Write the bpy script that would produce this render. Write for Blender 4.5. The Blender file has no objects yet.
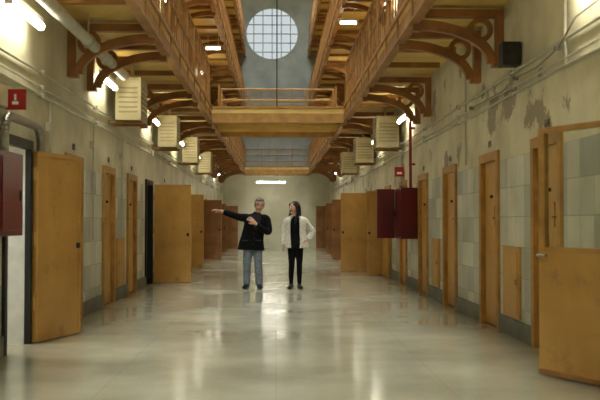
import bpy, bmesh, math, random
from mathutils import Vector, Matrix, kdtree
random.seed(7)
scene = bpy.context.scene
COL = scene.collection

# ------------------------------------------------------------ materials
def srgb(r, g, b):
    def f(c):
        c /= 255.0
        return c/12.92 if c <= 0.04045 else ((c+0.055)/1.055)**2.4
    return (f(r), f(g), f(b), 1.0)

def mat(name, c1, c2=None, rough=0.6, scale=3.0, metal=0.0, bump=0.0, spec=0.5, detail=5.0, emit=None, estr=0.0, worn=None):
    m = bpy.data.materials.new(name); m.use_nodes = True
    nt = m.node_tree; b = nt.nodes['Principled BSDF']
    b.inputs['Roughness'].default_value = rough
    b.inputs['Metallic'].default_value = metal
    b.inputs['Specular IOR Level'].default_value = spec
    if c2 is None: c2 = tuple(x*0.85 for x in c1[:3])+(1,)
    tc = nt.nodes.new('ShaderNodeTexCoord')
    n = nt.nodes.new('ShaderNodeTexNoise'); n.inputs['Scale'].default_value = scale; n.inputs['Detail'].default_value = detail
    r = nt.nodes.new('ShaderNodeValToRGB')
    r.color_ramp.elements[0].position = 0.35; r.color_ramp.elements[0].color = c2
    r.color_ramp.elements[1].position = 0.65; r.color_ramp.elements[1].color = c1
    nt.links.new(tc.outputs['Object'], n.inputs['Vector'])
    nt.links.new(n.outputs['Fac'], r.inputs['Fac'])
    out = r.outputs['Color']
    if worn:
        n2 = nt.nodes.new('ShaderNodeTexNoise'); n2.inputs['Scale'].default_value = 3.2; n2.inputs['Detail'].default_value = 10; n2.inputs['Roughness'].default_value = 0.75
        r2 = nt.nodes.new('ShaderNodeValToRGB'); r2.color_ramp.elements[0].position = 0.55; r2.color_ramp.elements[0].color = (0, 0, 0, 1)
        r2.color_ramp.elements[1].position = 0.70; r2.color_ramp.elements[1].color = (0.75, 0.75, 0.75, 1)
        nt.links.new(tc.outputs['Object'], n2.inputs['Vector']); nt.links.new(n2.outputs['Fac'], r2.inputs['Fac'])
        mx = nt.nodes.new('ShaderNodeMixRGB'); mx.inputs['Color2'].default_value = worn
        nt.links.new(r2.outputs['Color'], mx.inputs['Fac']); nt.links.new(out, mx.inputs['Color1']); out = mx.outputs['Color']
    nt.links.new(out, b.inputs['Base Color'])
    if bump:
        bp = nt.nodes.new('ShaderNodeBump'); bp.inputs['Strength'].default_value = bump; bp.inputs['Distance'].default_value = 0.01
        nt.links.new(n.outputs['Fac'], bp.inputs['Height']); nt.links.new(bp.outputs['Normal'], b.inputs['Normal'])
    if emit:
        b.inputs['Emission Color'].default_value = emit; b.inputs['Emission Strength'].default_value = estr
    return m

def wall_material(name, peel=0.0):
    m = bpy.data.materials.new(name); m.use_nodes = True
    nt = m.node_tree; N = nt.nodes; L = nt.links; b = N['Principled BSDF']
    b.inputs['Roughness'].default_value = 0.5
    tc = N.new('ShaderNodeTexCoord'); sep = N.new('ShaderNodeSeparateXYZ'); L.new(tc.outputs['Object'], sep.inputs[0])
    cmb = N.new('ShaderNodeCombineXYZ'); L.new(sep.outputs['Y'], cmb.inputs['X']); L.new(sep.outputs['Z'], cmb.inputs['Y'])
    br = N.new('ShaderNodeTexBrick'); br.offset = 0.0
    br.inputs['Scale'].default_value = 1.0; br.inputs['Brick Width'].default_value = 0.36; br.inputs['Row Height'].default_value = 0.34
    br.inputs['Mortar Size'].default_value = 0.004; br.inputs['Bias'].default_value = -0.2
    br.inputs['Color1'].default_value = srgb(222, 222, 208); br.inputs['Color2'].default_value = srgb(160, 166, 160)
    br.inputs['Mortar'].default_value = srgb(158, 158, 144)
    L.new(cmb.outputs[0], br.inputs['Vector'])
    n1 = N.new('ShaderNodeTexNoise'); n1.inputs['Scale'].default_value = 1.1; n1.inputs['Detail'].default_value = 8; n1.inputs['Roughness'].default_value = 0.6; L.new(tc.outputs['Object'], n1.inputs['Vector'])
    r1 = N.new('ShaderNodeValToRGB'); r1.color_ramp.elements[0].position = 0.34; r1.color_ramp.elements[0].color = srgb(186, 181, 150)
    r1.color_ramp.elements[1].position = 0.62; r1.color_ramp.elements[1].color = srgb(220, 216, 188); L.new(n1.outputs['Fac'], r1.inputs['Fac'])
    n2 = N.new('ShaderNodeTexNoise'); n2.inputs['Scale'].default_value = 0.9; n2.inputs['Detail'].default_value = 9; n2.inputs['Roughness'].default_value = 0.65
    L.new(tc.outputs['Object'], n2.inputs['Vector'])
    r2 = N.new('ShaderNodeValToRGB'); r2.color_ramp.elements[0].position = 0.65-peel; r2.color_ramp.elements[0].color = (0, 0, 0, 1)
    r2.color_ramp.elements[1].position = 0.665-peel; r2.color_ramp.elements[1].color = (1, 1, 1, 1); L.new(n2.outputs['Fac'], r2.inputs['Fac'])
    mxp = N.new('ShaderNodeMixRGB'); L.new(r2.outputs['Color'], mxp.inputs['Fac']); L.new(r1.outputs['Color'], mxp.inputs['Color1']); mxp.inputs['Color2'].default_value = srgb(148, 138, 112)
    ad = N.new('ShaderNodeMath'); ad.operation = 'LESS_THAN'; L.new(sep.outputs['Z'], ad.inputs[0]); ad.inputs[1].default_value = 2.04
    nz = N.new('ShaderNodeMixRGB'); nz.blend_type = 'MULTIPLY'; nz.inputs['Fac'].default_value = 0.55
    r3 = N.new('ShaderNodeValToRGB'); r3.color_ramp.elements[0].position = 0.34; r3.color_ramp.elements[0].color = (0.55, 0.56, 0.51, 1); r3.color_ramp.elements[1].position = 0.6
    L.new(n1.outputs['Fac'], r3.inputs['Fac']); L.new(br.outputs['Color'], nz.inputs['Color1']); L.new(r3.outputs['Color'], nz.inputs['Color2'])
    mx = N.new('ShaderNodeMixRGB'); L.new(ad.outputs[0], mx.inputs['Fac']); L.new(mxp.outputs['Color'], mx.inputs['Color1']); L.new(nz.outputs['Color'], mx.inputs['Color2'])
    L.new(mx.outputs['Color'], b.inputs['Base Color'])
    bp = N.new('ShaderNodeBump'); bp.inputs['Strength'].default_value = 0.15; L.new(n2.outputs['Fac'], bp.inputs['Height']); L.new(bp.outputs['Normal'], b.inputs['Normal'])
    return m

def floor_material():
    m = bpy.data.materials.new('polished_terrazzo'); m.use_nodes = True
    nt = m.node_tree; N = nt.nodes; L = nt.links; b = N['Principled BSDF']
    tc = N.new('ShaderNodeTexCoord')
    n1 = N.new('ShaderNodeTexNoise'); n1.inputs['Scale'].default_value = 0.55; n1.inputs['Detail'].default_value = 8; n1.inputs['Roughness'].default_value = 0.6; L.new(tc.outputs['Object'], n1.inputs['Vector'])
    r1 = N.new('ShaderNodeValToRGB'); r1.color_ramp.elements[0].position = 0.34; r1.color_ramp.elements[0].color = srgb(160, 156, 134)
    r1.color_ramp.elements[1].position = 0.66; r1.color_ramp.elements[1].color = srgb(190, 187, 164); L.new(n1.outputs['Fac'], r1.inputs['Fac'])
    v = N.new('ShaderNodeTexNoise'); v.inputs['Scale'].default_value = 60; v.inputs['Detail'].default_value = 2; L.new(tc.outputs['Object'], v.inputs['Vector'])
    r2 = N.new('ShaderNodeValToRGB'); r2.color_ramp.elements[0].position = 0.35; r2.color_ramp.elements[0].color = (0.8, 0.79, 0.75, 1); r2.color_ramp.elements[1].position = 0.55
    L.new(v.outputs['Fac'], r2.inputs['Fac'])
    mm = N.new('ShaderNodeMixRGB'); mm.blend_type = 'MULTIPLY'; mm.inputs['Fac'].default_value = 0.5
    L.new(r1.outputs['Color'], mm.inputs['Color1']); L.new(r2.outputs['Color'], mm.inputs['Color2'])
    br = N.new('ShaderNodeTexBrick'); br.offset = 0.0; br.inputs['Scale'].default_value = 1.0; br.inputs['Brick Width'].default_value = 1.35; br.inputs['Row Height'].default_value = 2.5
    br.inputs['Mortar Size'].default_value = 0.006; br.inputs['Color1'].default_value = (1, 1, 1, 1); br.inputs['Color2'].default_value = (0.96, 0.96, 0.95, 1); br.inputs['Mortar'].default_value = (0.78, 0.76, 0.7, 1)
    L.new(tc.outputs['Object'], br.inputs['Vector'])
    m2 = N.new('ShaderNodeMixRGB'); m2.blend_type = 'MULTIPLY'; m2.inputs['Fac'].default_value = 0.5
    L.new(mm.outputs['Color'], m2.inputs['Color1']); L.new(br.outputs['Color'], m2.inputs['Color2'])
    L.new(m2.outputs['Color'], b.inputs['Base Color'])
    r4 = N.new('ShaderNodeMapRange'); r4.inputs['From Min'].default_value = 0.3; r4.inputs['From Max'].default_value = 0.7
    r4.inputs['To Min'].default_value = 0.10; r4.inputs['To Max'].default_value = 0.22
    L.new(n1.outputs['Fac'], r4.inputs['Value']); L.new(r4.outputs['Result'], b.inputs['Roughness'])
    b.inputs['Specular IOR Level'].default_value = 0.55
    return m

M_wallL = wall_material('painted_wall_left', 0.0)
M_wallR = wall_material('painted_wall_right', 0.065)
M_floor = floor_material()
M_grey = mat('grey_plaster', srgb(172, 178, 174), srgb(148, 154, 150), 0.8, 1.2)
M_cream = mat('cream_plaster', srgb(208, 204, 178), srgb(192, 188, 160), 0.7, 1.5)
M_plinth = mat('slate_plinth', srgb(112, 118, 108), srgb(88, 94, 86), 0.5, 4)
WORN = srgb(146, 112, 70)
M_ochre = mat('ochre_paint', srgb(204, 158, 84), srgb(190, 143, 70), 0.4, 2.0, bump=0.05, worn=WORN)
M_ochre2 = mat('ochre_frame_paint', srgb(192, 146, 74), srgb(164, 120, 58), 0.5, 5, worn=WORN)
M_brown = mat('brown_iron_paint', srgb(178, 130, 74), srgb(142, 98, 52), 0.5, 3)
M_soffit = mat('soffit_paint', srgb(238, 204, 122), srgb(216, 178, 98), 0.55, 2)
M_darkwood = mat('brown_painted_door', srgb(164, 114, 66), srgb(138, 92, 50), 0.5, 3)
M_black = mat('black_iron', srgb(30, 28, 26), srgb(20, 19, 18), 0.5, 8)
M_red = mat('fire_cabinet_red', srgb(108, 20, 28), srgb(90, 14, 22), 0.3, 3)
M_red2 = mat('sign_red', srgb(156, 24, 26), srgb(142, 20, 22), 0.4, 3)
M_pipe = mat('painted_pipe_grey', srgb(205, 202, 186), srgb(184, 180, 162), 0.45, 6)
M_box = mat('beige_heater_casing', srgb(194, 184, 148), srgb(176, 164, 128), 0.5, 5)
M_white = mat('white_plastic', srgb(235, 235, 230), srgb(218, 218, 212), 0.4, 5)
M_steel = mat('brushed_steel', srgb(170, 168, 160), srgb(140, 138, 130), 0.35, 20, metal=0.8)
M_tube = mat('fluorescent_tube_glow', (1, 0.95, 0.82, 1), rough=0.5, emit=(1.0, 0.95, 0.76, 1), estr=36)
M_tubeF = mat('fluorescent_tube_glow_far', (1, 0.95, 0.82, 1), rough=0.5, emit=(1.0, 0.97, 0.85, 1), estr=46)
M_tube2 = mat('fluorescent_tube_glow_upper', (1, 0.95, 0.8, 1), rough=0.5, emit=(1.0, 0.94, 0.74, 1), estr=20)
M_skyglow = mat('skylight_glow_panel', (0.9, 0.95, 1, 1), rough=0.6, emit=(0.90, 0.99, 1.0, 1), estr=9.0)  # self-lit panel standing in for daylight from above
M_glass = bpy.data.materials.new('clear_glass'); M_glass.use_nodes = True
_b = M_glass.node_tree.nodes['Principled BSDF']; _b.inputs['Roughness'].default_value = 0.02; _b.inputs['Transmission Weight'].default_value = 1.0; _b.inputs['IOR'].default_value = 1.1
_b.inputs['Base Color'].default_value = (0.93, 0.96, 0.92, 1)
M_text = mat('stencil_black', srgb(90, 84, 68), rough=0.7)

# ------------------------------------------------------------ mesh builder
class MB:
    def __init__(s): s.v = []; s.f = []; s.m = []; s.sm = []
    def add(s, vs, fs, m=0, smooth=False):
        o = len(s.v); s.v += [tuple(p) for p in vs]
        for f in fs: s.f.append([i+o for i in f]); s.m.append(m); s.sm.append(smooth)
    def box(s, x0, x1, y0, y1, z0, z1, m=0, M=None):
        vs = [(x0,y0,z0),(x1,y0,z0),(x1,y1,z0),(x0,y1,z0),(x0,y0,z1),(x1,y0,z1),(x1,y1,z1),(x0,y1,z1)]
        if M is not None: vs = [M @ Vector(p) for p in vs]
        s.add(vs, [(0,3,2,1),(4,5,6,7),(0,1,5,4),(1,2,6,5),(2,3,7,6),(3,0,4,7)], m)
    def cyl(s, p0, p1, r, m=0, seg=10, r1=None, M=None):
        p0 = Vector(p0); p1 = Vector(p1); r1 = r if r1 is None else r1
        t = (p1-p0).normalized(); a = t.orthogonal().normalized(); b = t.cross(a)
        vs = []
        for p, rr in ((p0, r), (p1, r1)):
            for i in range(seg):
                q = 2*math.pi*i/seg; vs.append(p+a*math.cos(q)*rr+b*math.sin(q)*rr)
        if M is not None: vs = [M @ p for p in vs]
        s.add(vs, [(i,(i+1)%seg,seg+(i+1)%seg,seg+i) for i in range(seg)], m, True)
        s.add(vs, [tuple(reversed(range(seg))), tuple(range(seg, 2*seg))], m)
    def poly(s, pts, r, m=0, seg=8):
        for a, b in zip(pts[:-1], pts[1:]): s.cyl(a, b, r, m, seg)
    def strip(s, inner, outer, y0, y1, m=0, closed=False):
        n = len(inner); vs = []
        for y in (y0, y1):
            vs += [(p[0], y, p[1]) for p in inner] + [(p[0], y, p[1]) for p in outer]
        fs = []; rng = range(n if closed else n-1)
        for i in rng:
            j = (i+1) % n
            fs += [(i, j, n+j, n+i), (2*n+i, 3*n+i, 3*n+j, 2*n+j), (i, 2*n+i, 2*n+j, j), (n+i, n+j, 3*n+j, 3*n+i)]
        if not closed:
            fs += [(0, n, 3*n, 2*n), (n-1, 3*n-1, 4*n-1, 2*n-1)]
        s.add(vs, fs, m)
    def build(s, name, mats, loc=None, rot=None, parent=None, bevel=0.0):
        me = bpy.data.meshes.new(name); me.from_pydata(s.v, [], s.f)
        for mm in mats: me.materials.append(mm)
        for p, i, sm in zip(me.polygons, s.m, s.sm): p.material_index = i; p.use_smooth = sm
        bm = bmesh.new(); bm.from_mesh(me); bmesh.ops.recalc_face_normals(bm, faces=bm.faces); bm.to_mesh(me); bm.free()
        ob = bpy.data.objects.new(name, me); COL.objects.link(ob)
        if loc: ob.location = loc
        if rot: ob.rotation_euler = rot
        if parent: ob.parent = parent
        if bevel:
            bv = ob.modifiers.new('bevel', 'BEVEL'); bv.width = bevel; bv.segments = 2; bv.limit_method = 'ANGLE'
        return ob

WL, WR, TH, H, YF, YB = -2.65, 2.7, 0.35, 13.5, 45.0, -5.0
OUT = 5.2
# ------------------------------------------------------------ openings
DH = 2.1
openL = [(8.85,9.7,'open'),(11.4,12.25,'c'),(13.85,14.7,'c'),(16.1,17.0,'c'),(18.35,19.2,'open'),(21.0,21.85,'c'),(24.0,24.85,'open'),(27.2,28.05,'c'),(30.3,31.15,'open'),(33.6,34.45,'c'),(37.0,37.85,'open'),(40.5,41.35,'c')]
openR = [(5.9,6.8,'open'),(8.45,9.3,'c'),(10.85,11.7,'c'),(13.4,14.3,'c'),(15.95,16.8,'c'),(18.5,19.35,'c'),(21.1,22.0,'open'),(23.7,24.6,'open'),(26.6,27.45,'c'),(29.6,30.45,'open'),(32.6,33.45,'c'),(36,36.85,'open'),(39.5,40.35,'c')]

def side_wall(name, x0, x1, ops, m):
    b = MB(); y = YB
    for a, c, _ in ops:
        b.box(x0, x1, y, a, 0, DH, 0); y = c
    b.box(x0, x1, y, YF, 0, DH, 0)
    b.box(x0, x1, YB, YF, DH, H, 0)
    return b.build(name, [m])
side_wall('wall_left', WL-TH, WL, openL, M_wallL)
side_wall('wall_right', WR, WR+TH, openR, M_wallR)
def plinth(name, x0, x1, ops):
    b = MB(); y = YB
    for a, c, _ in ops:
        b.box(x0, x1, y, a-0.07, 0, 0.2, 0); y = c+0.07
    b.box(x0, x1, y, YF, 0, 0.2, 0)
    b.build(name, [M_plinth], bevel=0.005)
plinth('baseboard_left', WL, WL+0.03, openL)
plinth('baseboard_right', WR-0.03, WR, openR)
b = MB(); b.box(-OUT, OUT, YB-0.2, YF+0.2, -0.2, 0); b.build('floor', [M_floor])
b = MB(); b.box(-OUT-0.2, -OUT, YB-0.2, YF+0.2, 0, H); b.build('wall_outer_left', [M_cream])
b = MB(); b.box(OUT, OUT+0.2, YB-0.2, YF+0.2, 0, H); b.build('wall_outer_right', [M_cream])
b = MB(); b.box(-OUT, OUT, YB-0.2, YB, 0, H); b.build('wall_back', [M_cream])
# ceiling with long skylight strip; unseen glowing panel added as main light
b = MB(); SX = 1.3
b.box(-OUT, -SX, YB-0.2, YF+0.2, H, H+0.2); b.box(SX, OUT, YB-0.2, YF+0.2, H, H+0.2)
b.box(-SX, SX, YB-0.2, YB+1, H, H+0.2); b.box(-SX, SX, YF-5, YF+0.2, H, H+0.2)
b.build('ceiling', [M_grey])
b = MB(); b.box(-SX, SX, YB+1, YF-5, H+0.1, H+0.14, 0)
for i in range(23):
    if YB+1+i*2+0.03 < YF-5: b.box(-SX, SX, YB+1+i*2-0.03, YB+1+i*2+0.03, H, H+0.1, 1)
b.box(-0.03, 0.03, YB+1, YF-5, H, H+0.1, 1)
b.build('skylight_light_panel', [M_skyglow, M_brown])

# ------------------------------------------------------------ far wall with round window
CX, CZ, RW = -0.2, 10.75, 1.36
b = MB()
b.box(-OUT, OUT, YF, YF+0.2, 0, 3.9, 0)
b.box(-OUT, OUT, YF, YF+0.2, 3.9, 8.0, 1)
n = 64; inner = []; outer = []
for i in range(n):
    a = 2*math.pi*i/n; c, s_ = math.cos(a), math.sin(a)
    inner.append((CX+RW*c, CZ+RW*s_))
    k = min((OUT)/abs(c) if abs(c) > 1e-6 else 1e9, (2.75)/abs(s_) if abs(s_) > 1e-6 else 1e9)
    outer.append((CX+k*c, CZ+k*s_))
b.strip(inner, outer, YF, YF+0.2, 1, closed=True)
b.build('wall_far', [M_cream, M_grey])
b = MB()
ro = [(CX+(RW+0.02)*math.cos(2*math.pi*i/n), CZ+(RW+0.02)*math.sin(2*math.pi*i/n)) for i in range(n)]
ri = [(CX+(RW-0.08)*math.cos(2*math.pi*i/n), CZ+(RW-0.08)*math.sin(2*math.pi*i/n)) for i in range(n)]
b.strip(ri, ro, YF-0.03, YF+0.1, 0, closed=True)
for k in range(-2, 3):
    o = k*0.46; hh = math.sqrt(RW**2-o**2)-0.03
    b.box(CX+o-0.022, CX+o+0.022, YF+0.02, YF+0.06, CZ-hh, CZ+hh, 0)
    b.box(CX-hh, CX+hh, YF+0.03, YF+0.07, CZ+o-0.022, CZ+o+0.022, 0)
b.build('window_round', [M_grey])
# bands / window on far wall
b = MB(); b.box(-1.5, 1.4, YF-0.06, YF, 4.1, 5.5, 0); b.box(-1.6, 1.5, YF-0.09, YF-0.06, 5.5, 5.6, 1)
for k in range(6): b.box(-1.5+k*0.58-0.02, -1.5+k*0.58+0.02, YF-0.09, YF-0.06, 4.1, 5.5, 1)
b.build('window_gallery_end', [mat('dull_panel', srgb(176, 182, 180), srgb(160, 166, 164), 0.4, 2), M_grey])
b = MB()
for x0, x1 in ((-2.6, -1.9), (2.0, 2.65)):
    b.box(x0, x1, YF-0.06, YF, 0.0, 2.1, 0)
    b.box(x0+0.1, x1-0.1, YF-0.08, YF-0.06, 0.2, 0.95, 0); b.box(x0+0.1, x1-0.1, YF-0.08, YF-0.06, 1.1, 1.95, 0)
b.build('door_far_end', [M_darkwood])

# ------------------------------------------------------------ doors
dn = [0]
def closed_door(side, y0, y1, z0=0.0, num=True, name=None):
    dn[0] += 1
    X = WL if side < 0 else WR
    b = MB()
    def bx(u0, u1, ya, yb, za, zb, m):
        xa, xb = X+side*u0, X+side*u1
        b.box(min(xa, xb), max(xa, xb), ya, yb, za+z0, zb+z0, m)
    bx(-0.035, 0.09, y0-0.07, y0+0.03, 0.0, DH+0.07, 0)
    bx(-0.035, 0.09, y1-0.03, y1+0.07, 0.0, DH+0.07, 0)
    bx(-0.035, 0.09, y0+0.03, y1-0.03, DH-0.04, DH+0.07, 0)
    bx(0.03, 0.08, y0+0.03, y1-0.03, 0.01, DH-0.04, 1)
    bx(0.015, 0.03, y0+0.12, y1-0.12, 0.12, 0.9, 1)
    bx(0.01, 0.03, y0+0.27, y1-0.27, 1.25, 1.5, 1)
    bx(-0.0, 0.03, y0+0.06, y0+0.15, 1.0, 1.08, 2)
    b.cyl((X-side*0.01, y0+0.08, z0+1.35), (X-side*0.01, y0+0.24, z0+1.35), 0.009, 2)
    for hz in (0.35, 1.05, 1.75):
        b.cyl((X-side*0.0, y1-0.03, z0+hz), (X-side*0.0, y1-0.03, z0+hz+0.12), 0.014, 0)
    b.cyl((X+side*0.03, (y0+y1)/2, z0+1.62), (X+side*0.0, (y0+y1)/2, z0+1.62), 0.02, 2)
    ob = b.build(name or ('door_%d' % dn[0]), [M_ochre2, M_ochre, M_black], bevel=0.004)
    if num:
        cu = bpy.data.curves.new('cell_number', 'FONT'); cu.body = str(100+dn[0]); cu.size = 0.12; cu.extrude = 0.002; cu.align_x = 'CENTER'
        to = bpy.data.objects.new('cell_number', cu); COL.objects.link(to); cu.materials.append(M_text)
        to.location = (X-side*0.004, (y0+y1)/2, z0+DH+0.14)
        to.rotation_euler = (math.pi/2, 0, -side*math.pi/2); to.parent = ob
    return ob

def open_leaf(hx, hy, ang, w=0.84, mats=None, z=DH-0.04):
    dn[0] += 1
    b = MB(); t = 0.055
    b.box(0, w, -t/2, t/2, 0.015, z, 0)
    for sgn in (-1, 1):
        ya, yb = (t/2, t/2+0.012) if sgn > 0 else (-t/2-0.012, -t/2)
        b.box(0.0, w, ya, yb, 0.015, 0.07, 0); b.box(0.0, w, ya, yb, z-0.05, z, 0)
        b.box(0, 0.045, ya, yb, 0.07, z-0.05, 0); b.box(w-0.045, w, ya, yb, 0.07, z-0.05, 0)
        b.box(w*0.36, w*0.62, ya, yb, 1.25, 1.48, 0)
    b.box(w-0.09, w-0.04, -t/2-0.025, t/2+0.025, 1.0, 1.06, 1)
    b.cyl((w-0.2, -t/2-0.02, 1.3), (w-0.04, -t/2-0.02, 1.3), 0.008, 0)
    for hz in (0.35, 1.05, 1.75): b.cyl((0, 0, hz), (0, 0, hz+0.14), 0.03, 0)
    return b.build('door_%d' % dn[0], mats or [M_ochre, M_black], loc=(hx, hy, 0), rot=(0, 0, ang), bevel=0.004)

def open_frame(side, y0, y1, m, D=TH):
    dn[0] += 1
    X = WL if side < 0 else WR
    b = MB()
    def bx(u0, u1, ya, yb, za, zb):
        xa, xb = X+side*u0, X+side*u1; b.box(min(xa, xb), max(xa, xb), ya, yb, za, zb, 0)
    bx(-0.035, D, y0-0.07, y0+0.02, 0, DH+0.07); bx(-0.035, D, y1-0.02, y1+0.07, 0, DH+0.07); bx(-0.035, D, y0+0.02, y1-0.02, DH-0.03, DH+0.07)
    b.build('trim_door_frame_%d' % dn[0], [m], bevel=0.004)

for a, c, k in openL:
    if k == 'c': closed_door(-1, a, c)
    else: open_frame(-1, a, c, M_black if a < 20 else M_ochre2, 0.03 if a < 10 else TH)
for a, c, k in openR:
    if k == 'c': closed_door(1, a, c)
    else: open_frame(1, a, c, M_ochre2)
# left open leaves
open_leaf(WL+0.06, 9.74, math.radians(72), 0.9)
open_leaf(WL+0.05, 19.32, math.radians(2), 0.78, z=DH)
open_leaf(WL+0.05, 24.95, math.radians(3), 0.6)
open_leaf(WL+0.05, 31.25, math.radians(-2), 0.72, [M_darkwood, M_black])
open_leaf(WL+0.05, 37.95, math.radians(0), 0.5, [M_darkwood, M_black])
# right open leaves
open_leaf(WR-0.05, 21.0, math.radians(93), 0.8)
open_leaf(WR-0.08, 23.6, math.radians(176), 0.92)
open_leaf(WR-0.05, 22.05, math.radians(168), 0.42)
open_leaf(WR-0.05, 30.5, math.radians(180), 0.75, [M_darkwood, M_black])
open_leaf(WR-0.05, 36.9, math.radians(180), 0.6, [M_darkwood, M_black])

# near right half-glazed gate
b = MB(); w = 0.86; t = 0.05
b.box(0, w, -t/2, t/2, 0.02, 1.05, 0)
b.box(0, 0.07, -t/2, t/2, 1.05, 2.1, 4); b.box(w-0.075, w, -t/2, t/2, 1.05, 2.1, 4); b.box(0.07, w-0.075, -t/2, t/2, 2.05, 2.1, 4)
b.box(0.07, w-0.075, -t/2-0.006, t/2+0.006, 1.05, 1.09, 4)
b.box(0.07, w-0.075, -0.004, 0.004, 1.09, 2.05, 1)
b.box(0.0, w, -t/2-0.012, t/2+0.012, 0.02, 0.06, 2)
b.cyl((w-0.14, -0.07, 1.02), (w-0.03, -0.07, 1.02), 0.013, 3); b.cyl((w-0.04, -0.07, 1.02), (w-0.04, 0, 1.02), 0.011, 3)
b.cyl((w-0.14, 0.07, 1.02), (w-0.03, 0.07, 1.02), 0.013, 3); b.cyl((w-0.04, 0.07, 1.02), (w-0.04, 0, 1.02), 0.011, 3)
for hz in (0.3, 1.0, 1.7): b.cyl((0, 0, hz), (0, 0, hz+0.12), 0.03, 3)
b.build('door_half_glazed', [M_ochre, M_glass, M_brown, M_steel, M_ochre2], loc=(WR-0.06, 6.87, 0), rot=(0, 0, math.radians(116)), bevel=0.003)

# low wall hatches
def hatch(side, y0, y1):
    X = WL if side < 0 else WR
    b = MB()
    def bx(u0, u1, ya, yb, za, zb, m):
        xa, xb = X-side*u0, X-side*u1; b.box(min(xa, xb), max(xa, xb), ya, yb, za, zb, m)
    bx(0, 0.03, y0, y1, 0.22, 1.02, 0); bx(0.03, 0.04, y0+0.05, y1-0.05, 0.27, 0.97, 0)
    bx(0.04, 0.06, y0+0.06, y0+0.10, 0.6, 0.66, 0)
    b.build('service_hatch', [M_ochre, M_black], bevel=0.004)
hatch(1, 9.85, 10.55); hatch(1, 14.75, 15.4); hatch(-1, 15.0, 15.7)

# upper level doors
meshcache = {}
for lvl, zz in ((1, 3.985), (2, 6.935), (3, 9.885)):
    for side, ops in ((-1, openL), (1, openR)):
        key = side
        for a, c, k in ops[2:]:
            if key not in meshcache:
                o = closed_door(side, a, c, zz, num=False, name='upper_cell_door'); meshcache[key] = (o, a, zz)
            else:
                src, a0, z0 = meshcache[key]
                o = bpy.data.objects.new('upper_cell_door', src.data); COL.objects.link(o); o.location = (0, a-a0, zz-z0)

# ------------------------------------------------------------ galleries
EL, ER = -1.52, 1.6
def bracket(b, side, y, z):
    X = WL if side < 0 else WR; E = EL if side < 0 else ER
    W = abs(E-X)-0.02
    U = lambda u: X-side*u
    def bx(u0, u1, za, zb, t=0.045):
        xa, xb = U(u0), U(u1); b.box(min(xa, xb), max(xa, xb), y-t, y+t, za, zb, 2)
    top, bot = z-0.16, z-0.8
    bx(0.0, W, top-0.09, top, 0.06)
    bx(0.0, 0.09, bot, top-0.09, 0.06)
    bx(0.0, 0.13, bot-0.04, bot+0.03, 0.07)
    bx(W-0.09, W, top-0.26, top-0.09, 0.05)
    n = 14; inn = []; out = []
    rx, rz = W-0.12, 0.5
    for i in range(n):
        t = math.pi/2*i/(n-1)
        cx, cz = W-0.03, bot
        out.append((U(cx-rx*math.cos(t)), cz+rz*math.sin(t)+0.02))
        inn.append((U(cx-(rx-0.10)*math.cos(t)), cz+(rz-0.10)*math.sin(t)))
    b.strip(inn, out, y-0.045, y+0.045, 2)
    cu, cz = 0.27, top-0.235
    m = 20
    o1 = [(U(cu+0.15*math.cos(2*math.pi*i/m)), cz+0.15*math.sin(2*math.pi*i/m)) for i in range(m)]
    i1 = [(U(cu+0.09*math.cos(2*math.pi*i/m)), cz+0.09*math.sin(2*math.pi*i/m)) for i in range(m)]
    b.strip(i1, o1, y-0.03, y+0.03, 2, closed=True)

def railing(b, p0, p1, z, h=1.05, step=0.26, m=0):
    p0 = Vector(p0); p1 = Vector(p1); L = (p1-p0).length; n = max(1, int(L/step)); d = (p1-p0)/n
    for zz, r in ((z+h, 0.028), (z+h*0.55, 0.016), (z+0.12, 0.016)):
        b.cyl((p0.x, p0.y, zz), (p1.x, p1.y, zz), r, m, 8)
    for i in range(n+1):
        p = p0+d*i; big = (i % 5 == 0)
        b.cyl((p.x, p.y, z), (p.x, p.y, z+h), 0.026 if big else 0.011, m, 6)

pairs0 = {-1: 1.5, 1: 0.6}
M_iron = mat('bracket_iron_paint', srgb(170, 116, 62), srgb(132, 86, 44), 0.5, 3)
def gallery(side, z, y0, y1, gap=None):
    X = WL if side < 0 else WR; E = EL if side < 0 else ER
    b = MB(); xa, xb = min(X, E), max(X, E)
    b.box(xa, xb, y0, y1, z-0.12, z, 1)
    ea, eb = (E-0.06, E) if side < 0 else (E, E+0.06)
    b.box(ea, eb, y0, y1, z-0.32, z-0.12, 0)
    b.box(ea-0.03, eb+0.03, y0, y1, z-0.34, z-0.31, 0); b.box(ea-0.03, eb+0.03, y0, y1, z-0.03, z+0.03, 0)
    y = y0+pairs0[side]
    while y < y1:
        for d in (0, 1.2):
            if y+d < y1: bracket(b, side, y+d, z)
        for d in (2.45, 3.75):
            if y+d < y1-0.1: b.box(xa+0.01, xb-0.07, y+d-0.03, y+d+0.03, z-0.2, z-0.12, 0)
        y += 5.0
    yy = y0+0.4
    while yy < y1:
        b.box(min(E-side*0.02, E), max(E-side*0.02, E), yy, yy+0.06, z-0.31, z-0.03, 0); yy += 1.25
    xr = E+side*0.05
    if gap:
        railing(b, (xr, y0, 0), (xr, gap[0], 0), z); railing(b, (xr, gap[1], 0), (xr, y1, 0), z)
    else: railing(b, (xr, y0, 0), (xr, y1, 0), z)
    return b.build('gallery_walkway', [M_brown, M_soffit, M_iron])
for z in (3.98, 6.93, 9.88):
    gallery(-1, z, 0.0 if z < 4 else 5.0, YF, (21.0, 24.6) if z < 4 else None)
    gallery(1, z, 0.0 if z < 4 else 5.0, YF, (21.0, 24.6) if z < 4 else None)

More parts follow.
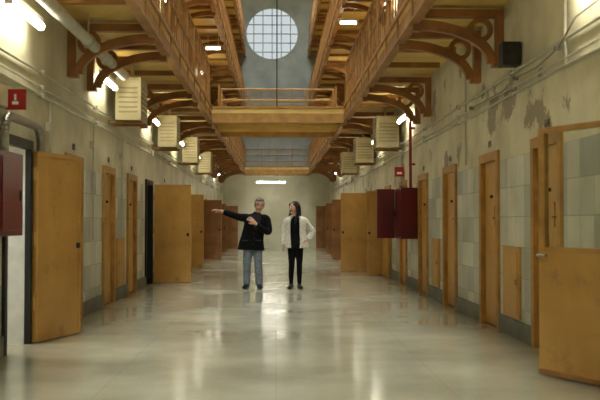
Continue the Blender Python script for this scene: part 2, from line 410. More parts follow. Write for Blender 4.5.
def bridge(z, y0, y1, name='footbridge'):
    b = MB(); x0, x1 = EL+0.005, ER-0.005
    b.box(x0, x1, y0, y1, z-0.14, z, 1)
    for ya in (y0, y1-0.08):
        b.box(x0, x1, ya, ya+0.08, z-0.33, z-0.14, 0)
        b.box(x0, x1, ya-0.03, ya+0.11, z-0.36, z-0.33, 0); b.box(x0, x1, ya-0.03, ya+0.11, z-0.02, z+0.02, 0)
    k = 0
    while y0+0.6+k*0.7 < y1-0.2:
        b.box(x0, x1, y0+0.6+k*0.7, y0+0.66+k*0.7, z-0.3, z-0.14, 1); k += 1
    ya = y1-0.04
    for zz in (z+0.95, z+0.65, z+0.35): b.cyl((x0, ya, zz), (x1, ya, zz), 0.022, 0, 8)
    for i in range(5):
        xx = x0+0.03+(x1-x0-0.06)*i/4; b.cyl((xx, ya, z), (xx, ya, z+0.95), 0.018, 0, 8)
    return b.build(name, [M_ochre2, M_soffit])
bridge(3.98, 21.0, 24.6)
bridge(3.98, 43.5, 44.85); bridge(6.93, 43.5, 44.85)

# ------------------------------------------------------------ lamps
def tube_lamp(x, y, z, axis='y', L=1.2, mt=None, to=None, r=0.032):
    b = MB()
    mt = mt or M_tube
    if axis == 'y':
        b.box(x-0.025, x+0.025, y-L/2, y+L/2, z+0.04, z+0.09, 0)
        b.cyl((x, y-L/2+0.04, z), (x, y+L/2-0.04, z), r, 1, 12)
        for s_ in (-1, 1): b.box(x-0.035, x+0.035, y+s_*(L/2-0.03)-0.02, y+s_*(L/2-0.03)+0.02, z-0.035, z+0.035, 0)
    else:
        b.box(x-L/2, x+L/2, y-0.05, y+0.05, z+0.04, z+0.1, 0)
        b.cyl((x-L/2+0.04, y, z), (x+L/2-0.04, y, z), r, 1, 12)
        for s_ in (-1, 1): b.box(x+s_*(L/2-0.03)-0.02, x+s_*(L/2-0.03)+0.02, y-0.035, y+0.035, z-0.035, z+0.035, 0)
    if to is not None:
        tx, tz = to
        for s_ in (-1, 1):
            if tz is None:
                yy = y+s_*L*0.3
                b.box(min(x, tx), max(x, tx), yy-0.015, yy+0.015, z+0.05, z+0.08, 0)
            else:
                px = x+(s_*L*0.3 if axis == 'x' else 0); py = y+(s_*L*0.3 if axis == 'y' else 0)
                b.cyl((px, py, z+0.09), (px, py, tz), 0.008, 0, 6)
    return b.build('fluorescent_lamp', [M_white, mt])
for y in (3.8, 8.95, 13.35, 18.4, 23.4, 28.4, 33.4, 38.6): tube_lamp(WL+0.17, y, 3.36, to=(WL, None), r=0.04 if y < 10 else 0.032)
for y in (7.4, 17.9, 22.8, 27.7, 32.7, 37.5): tube_lamp(WR-0.17, y, 3.36, to=(WR, None))
tube_lamp(-0.25, 43.2, 3.2, 'x', 1.45, mt=M_tubeF, to=(0, 3.62))
tube_lamp(-1.85, 26.4, 6.4, 'x', 0.5, mt=M_tube2, to=(0, 6.81))
tube_lamp(1.85, 22.9, 6.4, 'x', 0.5, mt=M_tube2, to=(0, 6.81))
for y in (10.0, 20.0, 30.0, 40.0):  # extra tubes, mostly out of view, added to light the gallery fascias
    tube_lamp(WL+0.17, y, 6.3, mt=M_tube2, to=(WL, None)); tube_lamp(WR-0.17, y, 6.3, mt=M_tube2, to=(WR, None))

# ------------------------------------------------------------ heater boxes
M_grille = mat('grille_shadow', srgb(160, 148, 114), rough=0.6)
def heater(side, y0):
    X = WL if side < 0 else WR
    b = MB(); xa, xb = (X+0.13, X+0.53) if side < 0 else (X-0.55, X-0.06)
    z0, z1 = 2.9, 3.58
    b.box(xa, xb, y0, y0+0.7, z0, z1, 0)
    for k in range(6):
        zz = z0+0.12+k*0.075
        b.box(xa+0.05, xb-0.05, y0-0.01, y0, zz, zz+0.028, 1)
        xf = xb if side < 0 else xa-0.012
        b.box(xf, xf+0.012, y0+0.08, y0+0.62, zz, zz+0.028, 1)
    b.cyl(((xa+xb)/2, y0+0.4, z1), ((xa+xb)/2, y0+0.4, 3.86), 0.03, 0)
    x0, x1 = min(xa, X), max(xb, X)
    b.box(x0, x1, y0+0.1, y0+0.15, z0-0.04, z0, 2); b.box(x0, x1, y0+0.55, y0+0.6, z0-0.04, z0, 2)
    b.build('ventilation_unit', [M_box, M_grille, M_brown], bevel=0.008)
for y in (14.15, 19.25, 24.25, 29.25): heater(-1, y)
for y in (19.2, 24.2, 29.2): heater(1, y)

# ------------------------------------------------------------ pipes & conduits
b = MB(); b.cyl((-2.3, YB, 3.52), (-2.3, 13.7, 3.52), 0.07, 0, 20)
for y in range(-4, 14, 3): b.cyl((-2.3, y, 3.52), (-2.3, y+0.08, 3.52), 0.085, 0, 20); b.cyl((-2.3, y+0.04, 3.58), (-2.3, y+0.04, 3.87), 0.012, 0)
b.build('overhead_pipe', [M_pipe])
def conduit(name, x, segs, r, m=M_pipe):
    b = MB(); b.poly([(x, y, z) for y, z in segs], r, 0, 8)
    for (y, z) in segs[::2]: b.box(x-0.03, x+0.03, y-0.02, y+0.02, z-r-0.012, z+r+0.012, 0)
    return b.build(name, [m])
for i, (z, r) in enumerate(((2.72, 0.014), (2.8, 0.012), (2.96, 0.016))):
    pts = [(YB+0.1+k*1.5, z+random.uniform(-0.012, 0.012)) for k in range(int((YF-YB)/1.5))]
    conduit('electrical_conduit', WL+0.03, pts, r)
    pts = [(YB+0.1+k*1.5, z+0.02+random.uniform(-0.02, 0.02)) for k in range(int((YF-YB)/1.5))]
    conduit('electrical_conduit', WR-0.03, pts, r)
M_cable = mat('grey_cable', srgb(130, 124, 106), rough=0.6)
conduit('slack_cable', WR-0.07, [(5, 3.2), (6, 3.22), (7, 3.12), (7.8, 3.1), (8.3, 2.92), (9.0, 2.86), (9.8, 2.88), (10.4, 2.82), (12, 2.83)], 0.008, M_cable)
b = MB(); b.cyl((WR-0.03, 8.2, 2.75), (WR-0.03, 8.2, 3.85), 0.016, 0); b.cyl((WR-0.03, 12.6, 2.1), (WR-0.03, 12.6, 3.8), 0.014, 0); b.build('vertical_conduit', [M_pipe])
for y in (10.45, 12.9, 15.3): 
    b = MB(); b.cyl((WL+0.045, y, 1.05), (WL+0.045, y, 2.68), 0.012, 0); b.box(WL, WL+0.06, y-0.05, y+0.05, 2.35, 2.45, 0); b.build('vertical_conduit', [M_pipe])
# curved trunk over first left doorway
b = MB(); pts = [(WL+0.07, 8.6, 1.98)]
for i in range(9):
    t = math.pi/2*i/8; pts.append((WL+0.07, 8.8-0.2*math.cos(t), 2.13+0.2*math.sin(t)))
for i in range(9):
    t = math.pi/2*i/8; pts.append((WL+0.07, 9.72+0.2*math.sin(t), 2.13+0.2*math.cos(t)))
pts.append((WL+0.07, 9.92, 1.98)); b.poly(pts, 0.045, 0, 12); b.build('door_loop_duct', [M_steel])

# red pipe & cabinets & signs
b = MB(); b.cyl((WR-0.09, 17.4, 1.96), (WR-0.09, 17.4, 3.25), 0.028, 0, 12)
for z in (2.4, 3.1): b.box(WR-0.12, WR, 17.37, 17.43, z, z+0.04, 0)
b.build('fire_riser_pipe', [M_red2])
b = MB()
b.box(WR-0.34, WR, 16.95, 17.75, 0.98, 1.95, 0); b.box(WR-0.355, WR-0.34, 17.0, 17.7, 1.03, 1.9, 0); b.box(WR-0.37, WR-0.355, 17.62, 17.67, 1.4, 1.52, 1)
b.box(WR-0.70, WR-0.35, 17.76, 17.8, 0.98, 1.95, 0); b.box(WR-0.67, WR-0.40, 17.75, 17.76, 1.03, 1.9, 0)
b.build('fire_hose_cabinet', [M_red, M_black], bevel=0.006)
b = MB()
b.box(WL, WL+0.2, 8.05, 8.78, 1.17, 1.95, 0); b.box(WL+0.2, WL+0.212, 8.1, 8.73, 1.22, 1.9, 2); b.box(WL+0.212, WL+0.225, 8.62, 8.66, 1.5, 1.6, 1)
b.box(WL+0.03, WL+0.17, 8.04, 8.05, 1.3, 1.8, 2)
b.build('fire_hose_cabinet', [M_red, M_black, mat('cabinet_front', srgb(120, 26, 30), srgb(104, 20, 24), rough=0.3)], bevel=0.006)
b = MB(); b.box(WL, WL+0.2, 8.85, 8.88, 2.4, 2.6, 0); b.box(WL+0.07, WL+0.13, 8.845, 8.85, 2.45, 2.48, 1); b.box(WL+0.09, WL+0.11, 8.845, 8.85, 2.49, 2.55, 1)
b.build('fire_sign', [M_red2, M_white])
b = MB(); b.box(WL, WL+0.06, 8.5, 8.75, 2.4, 2.6, 0); b.build('wall_junction_box', [M_box], bevel=0.01)
b = MB(); b.box(WR-0.2, WR, 18.9, 18.93, 2.26, 2.46, 0); b.box(WR-0.15, WR-0.05, 18.895, 18.9, 2.31, 2.35, 1)
b.build('fire_sign', [M_red2, M_white])
# speaker
b = MB(); b.box(WR-0.22, WR-0.02, 9.75, 9.95, 3.02, 3.28, 0); b.box(WR-0.02, WR, 9.82, 9.88, 3.12, 3.18, 0)
b.cyl((WR-0.12, 9.745, 3.10), (WR-0.12, 9.752, 3.10), 0.06, 1, 20); b.cyl((WR-0.12, 9.745, 3.22), (WR-0.12, 9.752, 3.22), 0.03, 1, 20)
b.build('wall_speaker', [M_black, mat('speaker_cone', srgb(45, 45, 45), rough=0.7)], bevel=0.01)
# hanging cable
b = MB(); b.cyl((0.02, 21.3, 3.98), (0.02, 21.3, H), 0.014, 0, 8); b.build('hanging_cable', [M_black])

# added fill light, out of view, to brighten the first left cell
b = MB(); b.box(-4.6, -3.4, 9.2, 9.5, 3.0, 3.05, 0); b.box(-4.6, -3.4, 9.2, 9.5, 3.05, 3.1, 1)
b.cyl((-4.4, 9.35, 3.1), (-4.4, 9.35, H), 0.01, 1); b.cyl((-3.6, 9.35, 3.1), (-3.6, 9.35, H), 0.01, 1)
b.build('cell_fill_light', [mat('cell_fill_glow', (1, 1, 1, 1), emit=(1, 0.98, 0.95, 1), estr=50), M_white])
b = MB(); b.box(-OUT, WL-TH, 7.9, 8.0, 0, 3.3); b.box(-OUT, WL-TH, 10.6, 10.7, 0, 3.3); b.build('wall_cell_partition', [M_white])
b = MB(); b.box(WL-TH+0.01, WL-0.03, 9.68, 9.7, 0, DH); b.box(WL-TH+0.01, WL-0.03, 8.85, 8.87, 0, DH); b.build('trim_cell_reveal', [M_white])

# ------------------------------------------------------------ PEOPLE
def catmull(P, k):
    out = []
    n = len(P)
    for i in range(n-1):
        p0 = P[max(i-1, 0)]; p1 = P[i]; p2 = P[i+1]; p3 = P[min(i+2, n-1)]
        for j in range(k):
            t = j/k
            out.append([0.5*((2*b_)+(-a_+c_)*t+(2*a_-5*b_+4*c_-d_)*t*t+(-a_+3*b_-3*c_+d_)*t**3) for a_, b_, c_, d_ in zip(p0, p1, p2, p3)])
    out.append(list(P[-1])); return out
def tube(B, pts, m=0, seg=16, k=4, ref=(0, 1, 0), cap=True):
    S = catmull(pts, k) if k > 1 else [list(p) for p in pts]
    ref = Vector(ref); n = len(S); rings = []
    C = [Vector(s[:3]) for s in S]
    for i in range(n):
        t = (C[min(i+1, n-1)]-C[max(i-1, 0)]).normalized()
        a = ref.cross(t)
        if a.length < 1e-3: a = Vector((1, 0, 0)).cross(t)
        a.normalize(); bb = t.cross(a)
        ra, rb = max(S[i][3], 0.002), max(S[i][4], 0.002)
        rings.append([C[i]+a*ra*math.cos(2*math.pi*j/seg)+bb*rb*math.sin(2*math.pi*j/seg) for j in range(seg)])
    vs = [p for r in rings for p in r]; fs = []
    for i in range(n-1):
        for j in range(seg):
            fs.append((i*seg+j, i*seg+(j+1) % seg, (i+1)*seg+(j+1) % seg, (i+1)*seg+j))
    if cap: fs += [tuple(reversed(range(seg))), tuple(range((n-1)*seg, n*seg))]
    B.add(vs, fs, m, True)

def remeshed(B, name, mats, parent, voxel=0.010, smooth=3):
    src = B.build(name+'_src', mats)
    kd = kdtree.KDTree(len(src.data.polygons))
    lab = []
    for i, p in enumerate(src.data.polygons): kd.insert(p.center, i); lab.append(p.material_index)
    kd.balance()
    md = src.modifiers.new('r', 'REMESH'); md.mode = 'VOXEL'; md.voxel_size = voxel; md.use_smooth_shade = True
    sm = src.modifiers.new('s', 'SMOOTH'); sm.factor = 0.5; sm.iterations = smooth
    dg = bpy.context.evaluated_depsgraph_get(); ev = src.evaluated_get(dg)
    me = bpy.data.meshes.new_from_object(ev)
    me.materials.clear()
    for m in mats: me.materials.append(m)
    for p in me.polygons:
        _, i, _ = kd.find(p.center); p.material_index = lab[i]; p.use_smooth = True
    bpy.data.objects.remove(src)
    ob = bpy.data.objects.new(name, me); COL.objects.link(ob); ob.parent = parent
    return ob

def ellipsoid(B, c, r, m=0, seg=24, rings=16, fn=None):
    vs = []; fs = []
    for i in range(rings+1):
        th = math.pi*i/rings
        for j in range(seg):
            ph = 2*math.pi*j/seg
            p = Vector((math.sin(th)*math.cos(ph), math.sin(th)*math.sin(ph), math.cos(th)))
            if fn: p = fn(p)
            vs.append(Vector((c[0]+p.x*r[0], c[1]+p.y*r[1], c[2]+p.z*r[2])))
    for i in range(rings):
        for j in range(seg): fs.append((i*seg+j, (i+1)*seg+j, (i+1)*seg+(j+1) % seg, i*seg+(j+1) % seg))
    B.add(vs, fs, m, True)

def make_head(name, parent, loc, rot, skin, hair, s=1.0, glasses=False, long_hair=False):
    B = MB()
    def hf(p):
        q = p.copy()
        if p.z < 0: 
            k = -p.z; q.x *= 1-0.36*k*k-0.08*k; q.y = p.y*(1-0.12*k) - 0.10*k*(1 if p.y < 0.3 else 0.2)
        if p.y < -0.5: q.y = -0.5+(p.y+0.5)*0.8
        return q
    ellipsoid(B, (0, 0.0, 0), (0.077, 0.098, 0.118), 0, 28, 22, hf)
    tube(B, [(0, -0.083, 0.02, 0.008, 0.008), (0, -0.098, -0.01, 0.010, 0.01), (0, -0.107, -0.026, 0.0135, 0.011), (0, -0.092, -0.037, 0.012, 0.006)], 0, 10)
    for sx in (-1, 1):
        ellipsoid(B, (sx*0.030, -0.083, 0.026), (0.022, 0.010, 0.007), 0, 12, 8)
        ellipsoid(B, (sx*0.036, -0.072, -0.028), (0.022, 0.018, 0.02), 0, 12, 8)
        ellipsoid(B, (sx*0.079, 0.008, -0.004), (0.008, 0.018, 0.031), 0, 12, 10)
    ellipsoid(B, (0, -0.085, -0.093), (0.024, 0.016, 0.016), 0, 12, 8)
    head = remeshed(B, 'head', [skin], parent, 0.005, 2)
    D = MB()
    for sx in (-1, 1):
        ellipsoid(D, (sx*0.030, -0.0855, 0.008), (0.0125, 0.008, 0.007), 0, 14, 10)
        ellipsoid(D, (sx*0.030, -0.0925, 0.008), (0.0052, 0.0025, 0.0055), 1, 12, 8)
        tube(D, [(sx*0.014, -0.0955, 0.026, 0.003, 0.002), (sx*0.030, -0.096, 0.031, 0.0045, 0.003), (sx*0.048, -0.085, 0.026, 0.002, 0.002)], 2, 8)
    tube(D, [(-0.024, -0.086, -0.057, 0.002, 0.002), (-0.010, -0.096, -0.054, 0.0035, 0.004), (0, -0.098, -0.056, 0.003, 0.004), (0.010, -0.096, -0.054, 0.0035, 0.004), (0.024, -0.086, -0.057, 0.002, 0.002)], 3, 8, ref=(0, 0, 1))
    tube(D, [(-0.020, -0.087, -0.061, 0.002, 0.002), (0, -0.096, -0.066, 0.005, 0.005), (0.020, -0.087, -0.061, 0.002, 0.002)], 3, 8, ref=(0, 0, 1))
    if glasses:
        for sx in (-1, 1):
            pts = [(sx*0.031+0.022*math.cos(2*math.pi*i/16), -0.108, 0.007+0.017*math.sin(2*math.pi*i/16)) for i in range(17)]
            D.poly(pts, 0.0028, 1, 6); D.cyl((sx*0.053, -0.108, 0.012), (sx*0.08, 0.0, 0.01), 0.002, 1, 6)
        D.cyl((-0.01, -0.109, 0.01), (0.01, -0.109, 0.01), 0.002, 1, 6)
    feat = D.build('face_features', [M_white, M_black, hair, mat('lips_'+name, srgb(165, 92, 84), rough=0.5)], parent=parent)
    Hh = MB()
    if long_hair:
        def hc(p):
            q = p.copy()
            if p.y < -0.25 and p.z < 0.55: q.y = -0.25+(p.y+0.25)*0.15
            return q
        ellipsoid(Hh, (0, 0.014, 0.022), (0.092, 0.108, 0.112), 0, 28, 18, hc)
        tube(Hh, [(0, 0.05, 0.05, 0.088, 0.06), (0, 0.062, -0.05, 0.096, 0.06), (0, 0.062, -0.14, 0.105, 0.055), (0, 0.06, -0.24, 0.105, 0.05), (0, 0.055, -0.32, 0.06, 0.03)], 0, 20)
        for sx in (-1, 1):
            tube(Hh, [(sx*0.05, -0.065, 0.08, 0.022, 0.03), (sx*0.080, -0.03, 0.03, 0.014, 0.03), (sx*0.09, -0.01, -0.06, 0.016, 0.035), (sx*0.10, -0.02, -0.15, 0.024, 0.042), (sx*0.10, -0.05, -0.25, 0.026, 0.034), (sx*0.09, -0.06, -0.31, 0.008, 0.012)], 0, 12)
    else:
        def hc(p):
            q = p.copy()
            if p.z < 0.0: q = Vector((p.x*0.97, p.y, p.z*0.75))
            if p.y < -0.1 and p.z < 0.55: q.y = -0.1
            return q
        ellipsoid(Hh, (0, 0.012, 0.03), (0.084, 0.102, 0.100), 0, 28, 18, hc)
        for sx in (-1, 1): tube(Hh, [(sx*0.074, -0.03, 0.05, 0.010, 0.02), (sx*0.077, -0.022, 0.0, 0.006, 0.012), (sx*0.075, -0.022, -0.02, 0.003, 0.006)], 0, 8)
        for i in range(7):
            x = -0.05+i*0.0167; tube(Hh, [(x, -0.05, 0.108, 0.012, 0.012), (x*1.1, -0.078, 0.092+0.004*(i % 2), 0.012, 0.01), (x*1.2, -0.085, 0.074, 0.005, 0.005)], 0, 8)
    hr = remeshed(Hh, 'hair', [hair], parent, 0.006, 2)
    Mx = Matrix.Translation(Vector(loc)) @ Matrix.Rotation(rot[2], 4, 'Z') @ Matrix.Rotation(rot[0], 4, 'X') @ Matrix.Rotation(rot[1], 4, 'Y') @ Matrix.Scale(s, 4)
    for o in (head, feat, hr): o.data.transform(Mx)

def make_hand(name, parent, wrist, direc, normal, thumb, skin, curl=0.35, spread=0.12, s=1.0, curls=None):
    d = Vector(direc).normalized(); nrm = Vector(normal); nrm = (nrm-d*nrm.dot(d)).normalized(); sd = d.cross(nrm)*thumb
    w = Vector(wrist); B = MB()
    P = lambda a, c, e=0: w+(d*a+sd*c+nrm*e)*s
    def ringtube(pts, m=0, seg=10, k=3, ref=None):
        tube(B, [(p.x, p.y, p.z, ra*s, rb*s) for p, ra, rb in pts], m, seg, k, ref=tuple(ref or nrm))
    ringtube([(P(-0.05, 0), 0.027, 0.02), (P(0, 0), 0.028, 0.019), (P(0.03, 0.002), 0.036, 0.017), (P(0.07, 0.002), 0.041, 0.015), (P(0.095, 0.0), 0.038, 0.011), (P(0.1, 0), 0.03, 0.008)], seg=16)
    for i, (off, L) in enumerate(((0.031, 0.072), (0.0105, 0.082), (-0.0105, 0.076), (-0.031, 0.060))):
        c = curls[i] if curls else curl
        ang = 0.0; pos = P(0.088, off); pts = [(P(0.07, off*0.95), 0.0092, 0.009), (pos, 0.0095, 0.0095)]
        lat = off/0.031*spread
        for seg_l, add in ((0.45, 0.7), (0.3, 1.0), (0.25, 0.8)):
            ang += c*add
            dd = (d*math.cos(ang)-nrm*math.sin(ang)+sd*lat).normalized()
            pos = pos+dd*L*seg_l*s; pts.append((pos, 0.0085-0.001*len(pts)*0.4, 0.0082-0.001*len(pts)*0.4))
        ringtube(pts)
    tp = [(P(0.02, 0.018), 0.014, 0.013), (P(0.042, 0.042, -0.006), 0.012, 0.012), (P(0.07, 0.060, -0.014), 0.0105, 0.0105), (P(0.092, 0.066, -0.022), 0.008, 0.008)]
    ringtube(tp)
    return B.build(name, [skin], parent=parent)

M_skin = mat('skin', srgb(228, 182, 156), srgb(214, 162, 136), 0.5, 12)
M_coat = mat('black_wool_coat', srgb(20, 20, 22), srgb(12, 12, 14), 0.9, 30, spec=0.2)
M_jeans = mat('faded_jeans', srgb(136, 144, 156), srgb(108, 118, 132), 0.8, 14)
M_shoe = mat('dark_leather', srgb(30, 26, 26), srgb(18, 17, 17), 0.4, 10)
M_hairg = mat('greying_hair', srgb(112, 106, 100), srgb(70, 66, 62), 0.7, 40)
M_hairb = mat('black_hair', srgb(22, 18, 17), srgb(12, 10, 9), 0.45, 40)
M_wjack = mat('cream_jacket', srgb(236, 232, 220), srgb(210, 204, 188), 0.85, 28, bump=0.5)
M_bknit = mat('black_knit', srgb(18, 18, 20), srgb(10, 10, 11), 0.9, 40, spec=0.2)
M_shirt = mat('dark_sweater', srgb(44, 46, 56), srgb(32, 34, 42), 0.8, 30)

def add_empty(name, loc):
    e = bpy.data.objects.new(name, None); COL.objects.link(e); e.location = loc; e.empty_display_size = 0.3; return e

# ---- man (local origin = ground under pelvis)
man = add_empty('man', (-0.45, 17.6, 0))
def shoe(B, ax, ay, m, yaw=0.0, L=0.2):
    dx, dy = math.sin(yaw), -math.cos(yaw)
    tube(B, [(ax-dx*0.07, ay-dy*0.07, 0.05, 0.03, 0.035), (ax-dx*0.05, ay-dy*0.05, 0.052, 0.04, 0.05), (ax+dx*0.02, ay+dy*0.02, 0.055, 0.042, 0.052), (ax+dx*0.09, ay+dy*0.09, 0.042, 0.047, 0.04), (ax+dx*0.15, ay+dy*0.15, 0.034, 0.045, 0.032), (ax+dx*L, ay+dy*L, 0.026, 0.022, 0.02)], m, 14, 4, ref=(0, 0, 1))
B = MB()
tube(B, [(-0.035, 0, 0.755, 0.265, 0.17), (-0.03, 0, 0.86, 0.248, 0.162), (-0.01, 0, 1.0, 0.222, 0.15), (0.02, 0, 1.15, 0.212, 0.145), (0.05, 0, 1.28, 0.222, 0.14), (0.062, 0.01, 1.37, 0.225, 0.12), (0.07, 0.01, 1.42, 0.18, 0.095), (0.075, 0.01, 1.47, 0.08, 0.075)], 0, 32, 5)
tube(B, [(0.075, 0.01, 1.40, 0.065, 0.065), (0.09, -0.005, 1.46, 0.056, 0.058), (0.115, -0.02, 1.56, 0.055, 0.058)], 3, 16)
tube(B, [(0.075, 0.015, 1.43, 0.09, 0.085), (0.08, 0.01, 1.465, 0.078, 0.078), (0.085, 0.005, 1.495, 0.07, 0.07)], 0, 20)
tube(B, [(-0.085, 0, 0.9, 0.10, 0.11), (-0.095, 0.0, 0.75, 0.098, 0.10), (-0.115, -0.02, 0.48, 0.080, 0.084), (-0.12, 0.01, 0.28, 0.074, 0.078), (-0.12, 0.015, 0.085, 0.070, 0.074)], 1, 18)
tube(B, [(0.085, 0, 0.9, 0.10, 0.11), (0.09, 0.0, 0.75, 0.098, 0.10), (0.105, -0.05, 0.48, 0.080, 0.084), (0.118, -0.04, 0.28, 0.074, 0.078), (0.125, -0.04, 0.085, 0.070, 0.074)], 1, 18)
shoe(B, -0.122, 0.01, 2, -0.3); shoe(B, 0.128, -0.045, 2, 0.28)
tube(B, [(-0.04, 0.01, 1.36, 0.10, 0.09), (-0.14, 0.0, 1.38, 0.088, 0.086), (-0.26, -0.05, 1.395, 0.072, 0.074), (-0.37, -0.11, 1.43, 0.064, 0.066), (-0.47, -0.16, 1.465, 0.058, 0.06), (-0.575, -0.21, 1.495, 0.052, 0.054)], 0, 16, 4, ref=(0, 0, 1))
tube(B, [(-0.54, -0.193, 1.49, 0.028, 0.028), (-0.62, -0.232, 1.513, 0.027, 0.027)], 3, 12, 2, ref=(0, 0, 1))
tube(B, [(0.17, 0.01, 1.36, 0.09, 0.09), (0.255, 0.0, 1.36, 0.082, 0.082), (0.295, -0.01, 1.25, 0.072, 0.074), (0.31, -0.05, 1.12, 0.066, 0.068), (0.26, -0.14, 1.12, 0.062, 0.063), (0.15, -0.235, 1.20, 0.055, 0.055), (0.075, -0.275, 1.255, 0.050, 0.050)], 0, 16, 4, ref=(0.3, 0.9, 0.2))
remeshed(B, 'body', [M_coat, M_jeans, M_shoe, M_skin, M_shirt], man, 0.009, 2)
B = MB()
for sx, cx in ((-1, 0.06), (1, 0.06)):
    pts = [(cx+sx*0.07, -0.09, 1.47), (cx+sx*0.10, -0.11, 1.40), (cx+sx*0.085, -0.147, 1.30), (cx+sx*0.012, -0.16, 1.14), (cx+sx*0.008, -0.156, 1.2), (cx+sx*0.035, -0.115, 1.45)]
    vs = [Vector(p) for p in pts]; vs2 = [p+Vector((0, -0.012, 0)) for p in vs]
    B.add(vs+vs2, [tuple(range(6)), tuple(reversed(range(6, 12)))]+[(i, (i+1) % 6, 6+(i+1) % 6, 6+i) for i in range(6)], 0)
B.add([(0.03, -0.125, 1.45), (0.09, -0.125, 1.45), (0.065, -0.155, 1.2), (0.03, -0.09, 1.45), (0.09, -0.09, 1.45), (0.065, -0.12, 1.2)], [(0, 1, 2), (3, 5, 4), (0, 3, 4, 1), (1, 4, 5, 2), (2, 5, 3, 0)], 1)
for z in (1.08, 0.98, 0.88): B.cyl((0.02, -0.145, z), (0.02, -0.166, z), 0.012, 2, 12)
for sx in (-0.15, 0.11): B.box(sx-0.06, sx+0.06, -0.155, -0.125, 0.93, 0.955, 0)
B.build('coat_lapels', [mat('coat_lapel', srgb(36, 37, 42), rough=0.8), M_shirt, M_black], parent=man)
make_head('m', man, (0.125, -0.03, 1.625), (math.radians(4), math.radians(4), math.radians(6)), M_skin, M_hairg, 1.15, glasses=True)
make_hand('hand_right', man, (-0.60, -0.222, 1.507), (-1, -0.35, 0.22), (0.1, 0.3, 1), 1, M_skin, curl=0.15, spread=0.22, s=1.12)
make_hand('hand_left', man, (0.055, -0.295, 1.275), (-0.75, -0.2, 0.65), (0.25, -0.9, 0.3), -1, M_skin, curl=0.4, spread=0.1, s=1.15)

# ---- woman
wom = add_empty('woman', (0.38, 17.5, 0))
B = MB()
tube(B, [(0.0, 0, 0.80, 0.155, 0.12), (0.0, 0, 0.9, 0.165, 0.125), (0.0, 0, 1.05, 0.12, 0.095), (0.0, -0.01, 1.2, 0.145, 0.115), (0.0, 0.0, 1.31, 0.16, 0.10), (0.0, 0.01, 1.37, 0.13, 0.075), (0, 0.01, 1.41, 0.06, 0.055)], 0, 28, 5)
tube(B, [(0.0, 0.015, 1.36, 0.05, 0.05), (-0.005, 0.0, 1.42, 0.043, 0.045), (-0.012, -0.005, 1.50, 0.043, 0.046)], 3, 14)
for sx, fx, fy in ((-1, -0.085, -0.03), (1, 0.075, 0.0)):
    tube(B, [(sx*0.07, 0, 0.9, 0.085, 0.10), (sx*0.072, 0, 0.74, 0.080, 0.088), (sx*0.06+fx*0.2, -0.012+fy, 0.47, 0.056, 0.062), (fx, 0.01+fy, 0.30, 0.052, 0.058), (fx, 0.018+fy, 0.10, 0.038, 0.042)], 1, 16)
    shoe(B, fx, 0.01+fy, 2, -0.25 if sx < 0 else 0.2, 0.185)
remeshed(B, 'body', [M_bknit, M_bknit, M_shoe, M_skin], wom, 0.008, 2)
def jacket_shell():
    B = MB()
    prof = [(0.01, 0.80, 0.235, 0.185), (0.01, 0.92, 0.222, 0.17), (0.0, 1.08, 0.195, 0.148), (0.0, 1.22, 0.192, 0.145), (0.0, 1.32, 0.195, 0.13), (0.0, 1.375, 0.155, 0.095), (0.0, 1.415, 0.075, 0.07)]
    S = catmull(prof, 5); seg = 44; rings = []
    for c, z, ra, rb in S:
        g = 0.38+0.10*math.sin((z-0.86)*5)
        if z > 1.3: g = 0.40+ (z-1.3)*2.0
        ring = []
        for j in range(seg+1):
            a = -math.pi/2-0.08+g+(2*math.pi-2*g)*j/seg
            w_ = 1+0.035*math.sin(a*9+z*6)*max(0, (1.2-z)*2.2)
            ring.append(Vector((c+ra*w_*math.cos(a), rb*w_*math.sin(a), z)))
        rings.append(ring)
    vs = [p for r in rings for p in r]; n = seg+1
    fs = [(i*n+j, i*n+j+1, (i+1)*n+j+1, (i+1)*n+j) for i in range(len(rings)-1) for j in range(seg)]
    B.add(vs, fs, 0, True)
    o = B.build('jacket', [M_wjack], parent=wom)
    sd = o.modifiers.new('thick', 'SOLIDIFY'); sd.thickness = 0.016; sd.offset = 1
    return o
jacket_shell()
B = MB()
tube(B, [(0.10, 0.01, 1.335, 0.06, 0.07), (0.175, 0.0, 1.325, 0.066, 0.066), (0.255, 0.02, 1.21, 0.064, 0.068), (0.335, 0.04, 1.11, 0.062, 0.064), (0.28, 0.0, 1.01, 0.057, 0.057), (0.225, -0.07, 0.955, 0.050, 0.050)], 0, 16)
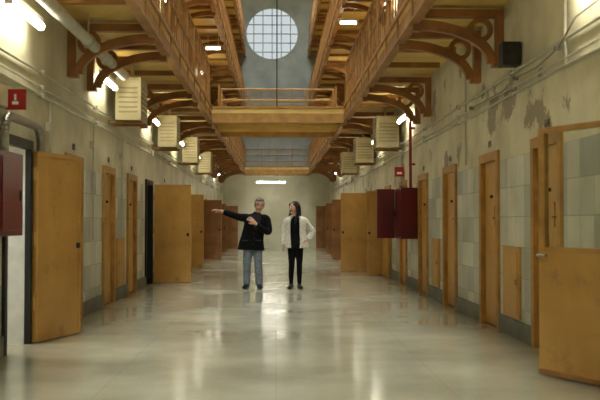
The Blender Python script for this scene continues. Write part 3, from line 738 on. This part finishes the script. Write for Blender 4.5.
tube(B, [(-0.10, 0.01, 1.335, 0.06, 0.07), (-0.17, 0.0, 1.32, 0.062, 0.064), (-0.215, 0.0, 1.2, 0.058, 0.061), (-0.24, 0.0, 1.08, 0.054, 0.056), (-0.245, -0.04, 0.96, 0.050, 0.050), (-0.24, -0.07, 0.86, 0.046, 0.046)], 0, 16)
tube(B, [(-0.12, -0.06, 1.33, 0.03, 0.03), (-0.075, -0.035, 1.41, 0.028, 0.03), (0, 0.05, 1.435, 0.028, 0.03), (0.075, -0.035, 1.41, 0.028, 0.03), (0.12, -0.06, 1.33, 0.03, 0.03)], 0, 12, ref=(0, 0, 1))
remeshed(B, 'jacket_sleeves', [M_wjack], wom, 0.009, 2)
make_head('w', wom, (-0.02, -0.02, 1.575), (0, 0, math.radians(-50)), M_skin, M_hairb, 1.02, long_hair=True)
make_hand('hand_left', wom, (0.205, -0.09, 0.945), (-0.75, -0.6, -0.25), (0.4, -0.75, 0.4), 1, M_skin, curl=0.35, s=0.92)
make_hand('hand_right', wom, (-0.24, -0.075, 0.845), (0.05, -0.15, -1), (-1, -0.2, 0), 1, M_skin, curl=0.35, s=0.92)
B = MB(); B.poly([(0.05*math.cos(t), -0.02-0.05*abs(math.sin(t)), 1.42) for t in [math.pi*i/12 for i in range(13)]], 0.004, 0, 6)
B.build('necklace', [M_steel], parent=wom)

# ------------------------------------------------------------ world, camera
w = bpy.data.worlds.new('World'); scene.world = w; w.use_nodes = True
bg = w.node_tree.nodes['Background']; bg.inputs['Color'].default_value = (0.74, 0.82, 0.84, 1); bg.inputs['Strength'].default_value = 0.8
cam = bpy.data.cameras.new('camera'); co = bpy.data.objects.new('camera', cam); COL.objects.link(co)
cam.lens = 54; cam.sensor_width = 36; cam.clip_end = 200
co.location = (0, 0, 1.3)
co.rotation_euler = (math.pi/2+math.atan(22/900), 0, -math.atan(24/900))
cam.dof.use_dof = True; cam.dof.focus_distance = 17.5; cam.dof.aperture_fstop = 2.4
scene.camera = co
scene.view_settings.view_transform = 'Standard'
scene.view_settings.look = 'None'
scene.view_settings.exposure = 0.0
